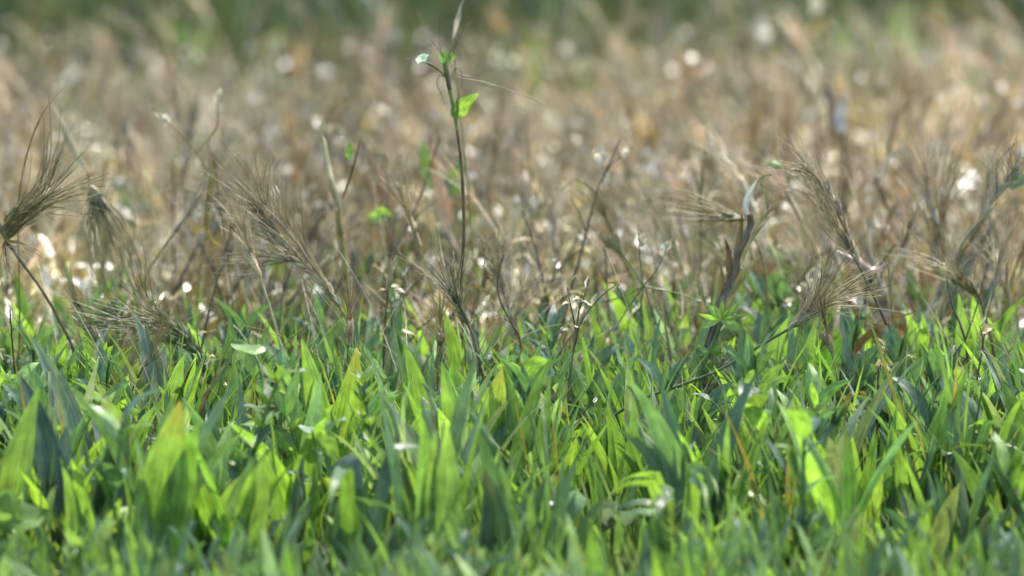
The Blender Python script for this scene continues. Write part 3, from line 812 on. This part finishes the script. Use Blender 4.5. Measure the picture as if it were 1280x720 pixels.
def weed(label, Y, ground, main, branches, col, r=.0012, scraps=(), green=()):
    root = px_path(main, Y, 26, ground); th = thing('dead_weed', label, 'dead weed', root[0])
    g = G(); tube(g, root, r, r * .5, col, 6); part('stem', g, M_DRY, th)
    for b in branches:
        g = G(); tube(g, px_path(b, Y, 14), r * .55, r * .25, jit(col, .2), 5); part('branch', g, M_DRY, th)
    for s_ in scraps:
        leaf_part([(s_[0], s_[1] + s_[2] * .5), (s_[0] + 2, s_[1]), (s_[0] + s_[3], s_[1] - s_[2] * .5)], Y, s_[2] * .00028, jit(BLEACH, .08, .03), 'lance', mat=M_PAPER, th=th, side=(1, .5, .2), wave=.35, cross=5)
    for s_ in green:
        leaf_part(s_, Y, .006, jit(YELG), 'lance', th=th, side=(.3, .5, 1))
    return th
weed('forked dead weed holding white scraps right of the flowering stalk', F + .2, 690, [(700, 430), (712, 370), (728, 310), (738, 270), (748, 235), (775, 175)],
     [[(733, 290), (722, 262), (712, 245)], [(728, 310), (700, 335), (680, 365)], [(745, 240), (720, 225), (700, 240)], [(750, 230), (765, 205), (785, 190)], [(735, 280), (760, 300), (790, 345)]], BROWN, scraps=[(750, 192, 28, 6), (780, 190, 18, 4), (757, 222, 16, 3), (727, 300, 18, -6), (730, 238, 14, 3)])
weed('star-shaped weed with green stems radiating from one knot', F + .04, 785, [(792, 470), (798, 410), (804, 358)],
     [[(804, 358), (780, 370), (752, 378)], [(804, 358), (790, 335), (765, 300)], [(804, 358), (800, 320), (798, 280)], [(804, 358), (822, 335), (838, 300)], [(804, 358), (785, 385), (770, 410)], [(804, 358), (840, 365), (880, 378)], [(806, 358), (818, 400), (838, 440)]],
     (0.14, .19, .05), scraps=[(802, 300, 20, 3), (830, 310, 26, 10), (884, 376, 12, 4)], r=.0011)
weed('slim dark twig curving up beside the flowering stalk base', F - .02, 655, [(652, 440), (640, 405), (625, 375), (622, 345), (630, 318)], [[(640, 405), (630, 398), (618, 400)]], BROWN, r=.0009, scraps=[(600, 385, 10, 6)])
weed('thin pale zigzag twig right beside the flowering stalk base', F - .03, 585, [(592, 420), (593, 395), (600, 370), (605, 330), (612, 296)], [[(594, 400), (606, 385), (614, 372)]], BEIGE, r=.0006, scraps=[(606, 376, 14, 6), (594, 388, 10, 2)])
weed('olive hooked twig beside the oval-leaved herb', F - .05, 675, [(678, 510), (688, 470), (700, 440), (722, 410)], [], (0.2, .2, .06), r=.0009)
weed('short dark twig slanting in the middle of the green band', F - .12, 712, [(702, 522), (690, 500), (678, 480), (668, 462)], [], DKBRN, r=.0011)
weed('spindly stem pair rising at right of the seed stalk', F, 1215, [(1212, 480), (1205, 420), (1190, 380), (1184, 350)], [[(1205, 430), (1222, 380), (1230, 345)], [(1210, 450), (1196, 440), (1188, 400)]], (0.12, .10, .05), r=.0011)
weed('dark dead weed with curled twigs behind the large bearded head', F + .3, 480, [(478, 380), (490, 320), (520, 260), (550, 170)], [[(490, 320), (470, 270), (460, 245)], [(505, 285), (530, 262), (548, 250)]], BROWN, r=.0013, scraps=[(480, 330, 20, 5), (500, 262, 22, 5)])
weed('leaning stalk with pale scraps far left of the large head', F + .25, 240, [(245, 400), (250, 330), (262, 250), (246, 190), (190, 135)], [[(262, 250), (230, 235), (205, 240)], [(246, 190), (270, 160), (272, 118)]], STRAW, r=.0014, scraps=[(245, 262, 22, 5), (206, 150, 20, -14), (272, 120, 20, 3)])

# ---- the thick broken stem
root = px_path([(882, 470), (896, 405), (903, 375), (917, 345), (924, 312), (938, 285), (937, 268)], F, 26, 874)
th = thing('broken_stem', 'thick dark brown broken stem with shiny ribs at right of centre', 'dead stem', root[0])
g = G(); tube(g, root, .0040, .0018, (0.20, .14, .09), 9, (0.26, .19, .13), bulge=lambda u: 1 + .25 * math.sin(u * 19) + .12 * math.sin(u * 47))
for q in range(7):
    k = 8 + q * 2; lp = [root[k] + Vector((.003 * (-1) ** q, -.003, 0))]
    for j in range(6): lp.append(lp[-1] + (root[min(26, k + 3)] - root[k]).normalized() * .005 + Vector((.0006 * (-1) ** q * j, -.0003 * j, 0)))
    blade(g, lp, random.uniform(.0025, .0045), jit(random.choice([BROWN, AWNC, BEIGE, OCHRE]), .2), prof='lance', side=Vector((1, .3, 0)), fold=.5, wave=.4, cross=5)
for k in range(6):
    o_ = Vector((math.cos(k * 1.05) * .0036, math.sin(k * 1.05) * .0036, 0)); tube(g, [p + o_ * (1 - .6 * i / 26) * (1 + .2 * math.sin(i * .8 + k)) for i, p in enumerate(root)], .0009, .0006, jit((0.24, .17, .11), .3), 5)
part('stem', g, M_DRY, th)
leaf_part([(936, 275), (933, 255), (940, 236), (948, 222)], F, .0045, (0.42, .40, .40), 'lance', mat=M_PALE, th=th, side=(.8, .5, 0))
leaf_part([(946, 230), (955, 222), (968, 218)], F, .003, STRAW, 'lance', mat=M_DRY, th=th, side=(0, .5, 1))
leaf_part([(950, 228), (958, 245), (960, 268)], F, .003, STRAW, 'lance', mat=M_DRY, th=th)

for lb, px, Y, n, hh in [('bright green grass clump blurred far back at the top right', 1112, 6.3, 40, .17), ('smaller green grass clump blurred far back right of the flowering stalk', 690, 6.1, 26, .15),
                         ('green grass clump blurred far back left of the flowering stalk', 268, 6.2, 18, .14), ('yellow-green sprig blurred in the upper left of the field', 127, 5.6, 8, .10), ('green clump blurred at the right edge far back', 1262, 6.0, 22, .12)]:
    b0 = at(px, 300, Y); g = G()
    for i in range(n):
        bb = (b0.x + random.uniform(-.07, .07), Y + random.uniform(-.07, .07), 0)
        blade(g, arc(bb, random.uniform(0, 6.28), hh * random.uniform(.7, 1.1), random.uniform(0, .2), random.uniform(.2, .8), 7, .05), random.uniform(.007, .014), jit(random.choice([LIME, YELG, YELG])), cross=3)
    ob = g.build('grass_clump', M_LEAF, origin=(b0.x, Y, 0)); ob.location = (b0.x, Y, 0); tag(ob, lb, 'grass clump')

HV = (dv + Vector((0, -1, .06))).normalized()
def glint(px, py, Y, size, label):  # flake added for its glint, tilted halfway between sun and camera
    size *= random.uniform(.5, 1.0)
    c = at(px, py, Y); up = (Vector((0, 0, 1)) - HV * HV.z).normalized(); sd = HV.cross(up)
    th = thing('shiny_scrap', label, 'dry leaf', (c.x, Y, 0), 'shiny scraps glinting in the far field')
    g = G(); tube(g, [Vector((c.x, Y, 0)), Vector((c.x + .004, Y, c.z * .5)), c - up * size * .5], .0008, .0005, STRAW, 4); part('stem', g, M_DRY, th)
    g = G(); blade(g, [c + up * size * (k / 6 - .5) - HV * size * .045 * (k / 3 - 1) ** 2 for k in range(7)], size * .7, BLEACH, side=sd, prof='round', fold=.03, cross=5); part('leaf', g, M_CHAFF, th)
for px, py, Y, sz, lb in [(866, 72, 5.5, .009, 'brighter left one of two glinting scraps right of the flowering stalk top'), (884, 84, 5.4, .008, 'right one of two glinting scraps right of the flowering stalk top'), (1076, 97, 5.3, .008, 'glinting scrap just right of the bluish leaf'),
                          (1106, 99, 5.3, .007, 'middle glinting scrap of three above the right seed heads'), (1133, 95, 5.35, .009, 'rightmost bright glinting scrap of three above the right seed heads'), (1172, 120, 5.0, .007, 'lower glinting scrap above the comb-like head'),
                          (190, 90, 5.2, .007, 'faint round glint in the upper left of the brown field'), (122, 184, 4.5, .006, 'bright glint above the drooping pale brush head'), (968, 106, 5.1, .006, 'glint left of the bluish leaf'), (655, 265, 4.2, .004, 'small glint right of the flowering stalk, mid height')]:
    glint(px, py, Y, sz, lb)

# ---- singled-out green plants
def herb_px(nm, label, Y, ground, main, leaves, col=MIDG, r=.0013, mat=None):
    root = px_path(main, Y, 18, ground); th = thing(nm, label, 'herb', root[0])
    g = G(); tube(g, root, r, r * .7, col, 6); part('stem', g, M_LEAF, th)
    for path, wd, c, pf in leaves:
        s = Vector((path[-1][1] - path[0][1], 0, path[-1][0] - path[0][0])); s = Vector((s.x, 0, s.z)).normalized() + Vector((0, random.uniform(.2, .7) * random.choice((-1, 1)), 0))
        leaf_part(path, Y + random.uniform(-.008, .008), wd, c, pf, side=s, th=th, mat=mat, lobes=2 if pf == 'round' else 0)
    return th
herb_px('bedstraw_plant', 'lime whorl-leaved herb standing just right of the thick broken stem', F - .03, 872, [(876, 480), (882, 450), (895, 420), (902, 398)],
        [([(900, 400), (900 + dx, 400 + dy * .6), (900 + dx * 1.7, 400 + dy)], .0035, jit(LIME), 'lance') for dx, dy in [(-16, -8), (-10, -22), (2, -26), (14, -20), (20, -6), (-14, 10), (14, 12), (8, -14), (-4, -18)]] +
        [([(886, 440), (886 + dx, 440 + dy * .6), (886 + dx * 1.7, 440 + dy)], .0035, jit(YELG), 'lance') for dx, dy in [(-12, -10), (14, -14), (16, 4), (-14, 6), (6, -18)]])
herb_px('round_leaf_herb', 'herb with a glossy upright round leaf under the brush head', F - .04, 1015, [(1018, 500), (1015, 470), (1012, 462)],
        [([(1012, 468), (1030, 450), (1058, 420)], .018, (0.12, .27, .05), 'ovate'), ([(1012, 466), (1003, 440), (1000, 418)], .007, YELG, 'lance'), ([(1014, 470), (990, 475), (960, 470)], .009, MIDG, 'lance'),
         ([(1016, 475), (1045, 480), (1080, 500)], .010, YELG, 'lance'), ([(1012, 468), (1022, 462), (1032, 462)], .008, MIDG, 'ovate')])
herb_px('oval_leaf_herb', 'grey-green herb with large oval leaves beside the olive hooked twig', F - .08, 730, [(735, 560), (728, 530), (722, 505)],
        [([(722, 510), (705, 488), (690, 470)], .017, (0.10, .17, .10), 'ovate'), ([(725, 515), (745, 490), (752, 455)], .018, (0.13, .21, .12), 'ovate'), ([(722, 512), (700, 512), (676, 505)], .014, (0.10, .19, .09), 'ovate'),
         ([(728, 525), (712, 560), (690, 585)], .012, (0.15, .21, .14), 'grass'), ([(724, 510), (745, 520), (775, 512)], .012, (0.14, .22, .12), 'ovate'), ([(722, 508), (718, 480), (712, 455)], .010, MIDG, 'ovate')])
herb_px('yellow_leaf_herb', 'yellow-green blurred leaf cluster in the middle of the green band', F - .22, 655, [(655, 520), (655, 470)],
        [([(655, 472), (640, 460), (620, 458)], .010, LIME, 'ovate'), ([(655, 472), (668, 455), (685, 450)], .012, YELG, 'ovate'), ([(655, 474), (656, 455), (652, 440)], .010, LIME, 'ovate')])
for lb, Y, gx, cx, cy, col in [('pale silvery lobed leaf at the bottom left of centre', 3.15, 380, 388, 700, PALEG), ('pale mint lobed leaf low in the middle of the green band', 3.2, 765, 765, 652, PALEG),
                               ('bright green lobed leaf blurred at the bottom left corner', 3.10, 5, 8, 655, LIME), ('pale silvery lobed leaf hanging at the left of the green band', 3.3, 335, 330, 605, PALEG),
                               ('pale teal lobed leaf low right of centre', 3.2, 690, 705, 632, (0.26, .38, .28))]:
    big = 1.7 if col is LIME else 1
    herb_px('lobed_leaf_plant', lb, Y, gx, [(gx, cy + 10)], [([(gx, cy + 8), (cx - 10 * big, cy - 4), (cx - 24 * big, cy - 14)], .016 * big, jit(col, .1, .04), 'round'), ([(gx, cy + 8), (cx + 8, cy - 4), (cx + 28 * big, cy - 8)], .015 * big, jit(col, .1, .04), 'round'),
             ([(gx, cy + 8), (cx, cy - 10), (cx + 3, cy - 26 * big)], .014 * big, jit(col, .1, .04), 'round')], mat=M_PALE)

def fan_px(nm, label, Y, ground, origin, blades_, cat='grass tuft'):
    g0 = at(ground, 600, Y); base = Vector((g0.x, Y, 0)); o = at(origin[0], origin[1], Y)
    g = G(); 
    for tx, ty, wd, c in blades_:
        t = at(tx, ty, Y + random.uniform(-.02, .02)); sd = Vector((1, random.uniform(-.6, .6), random.uniform(-.2, .2)))
        blade(g, spline([base, base.lerp(o, .6), o, o.lerp(t, .5) + Vector(((t.x - o.x) * .06, 0, .004)), t], 20), wd, jit(c, .15), side=sd, fold=.25, wave=.05, cross=5, edge=.1)
    ob = g.build(nm, M_LEAF, origin=base); ob.location = base; tag(ob, label, cat); return ob
fan_px('grass_fan', 'large glowing yellow-green fan of blades left of the diagonal stalk centre', 3.30, 770, (768, 650), [(722, 560, .012, YELG), (742, 545, .012, YELG), (765, 535, .013, LIME), (788, 545, .012, YELG), (805, 560, .010, YELG), (730, 590, .010, LIME), (815, 590, .006, YELG)])
fan_px('grass_fan', 'light green fan of blades crossing the diagonal stalk', F - .06, 820, (800, 520), [(768, 455, .006, MIDG), (782, 440, .007, YELG), (795, 425, .008, YELG), (815, 430, .006, MIDG), (826, 458, .006, YELG), (775, 475, .005, LIME)])
fan_px('grass_fan', 'narrow light fan of blades below the thick broken stem', F - .14, 858, (858, 572), [(842, 490, .006, YELG), (855, 485, .006, LIME), (870, 485, .006, YELG), (885, 495, .006, YELG), (905, 505, .005, MIDG), (848, 510, .006, YELG)])
fan_px('grass_fan', 'wide bright blade pair leaning right at the bottom right corner', 3.18, 1205, (1212, 705), [(1262, 640, .014, YELG), (1275, 620, .010, MIDG), (1240, 635, .012, YELG)])
fan_px('grass_tuft', 'dark folded upright blades right of the narrow light fan', F - .12, 930, (932, 590), [(918, 520, .012, BLUEG), (930, 512, .012, BLUEG), (946, 540, .010, MIDG)])
fan_px('grass_tuft', 'silver-edged slanting blade at the bottom left of centre', 3.16, 450, (455, 690), [(508, 640, .011, PALEG), (490, 650, .008, BLUEG)])
fan_px('grass_tuft', 'long grey-green blade sweeping right near the bottom right', 3.16, 1050, (1070, 705), [(1160, 640, .013, (0.16, .25, .16)), (1140, 655, .010, BLUEG), (1110, 660, .01, (0.16, .25, .16))])
fan_px('grass_tuft', 'tall dark green broad blade standing in front of the brown field', F + .08, 495, (495, 430), [(488, 345, .010, MIDG), (500, 362, .009, YELG)])
fan_px('grass_tuft', 'blue-green upright blades below the large bearded head', F - .05, 320, (318, 520), [(310, 420, .014, BLUEG), (325, 440, .012, BLUEG), (296, 450, .010, BLUEG)])
# the fallen straw leaf
a = at(1065, 512, F - .1); b = at(1160, 545, F - .1)
g = G(); blade(g, spline([a, a.lerp(b, .3) + Vector((0, 0, .006)), a.lerp(b, .7), b], 20), .006, STRAW, side=Vector((0, .5, 1)), prof='grass', fold=.4, wave=.3, cross=6)
o = g.build('fallen_leaf', M_DRY, origin=a); o.location = a; tag(o, 'dry beige leaf lying slanted on the green blades left of the seed stalk base', 'dry leaf')
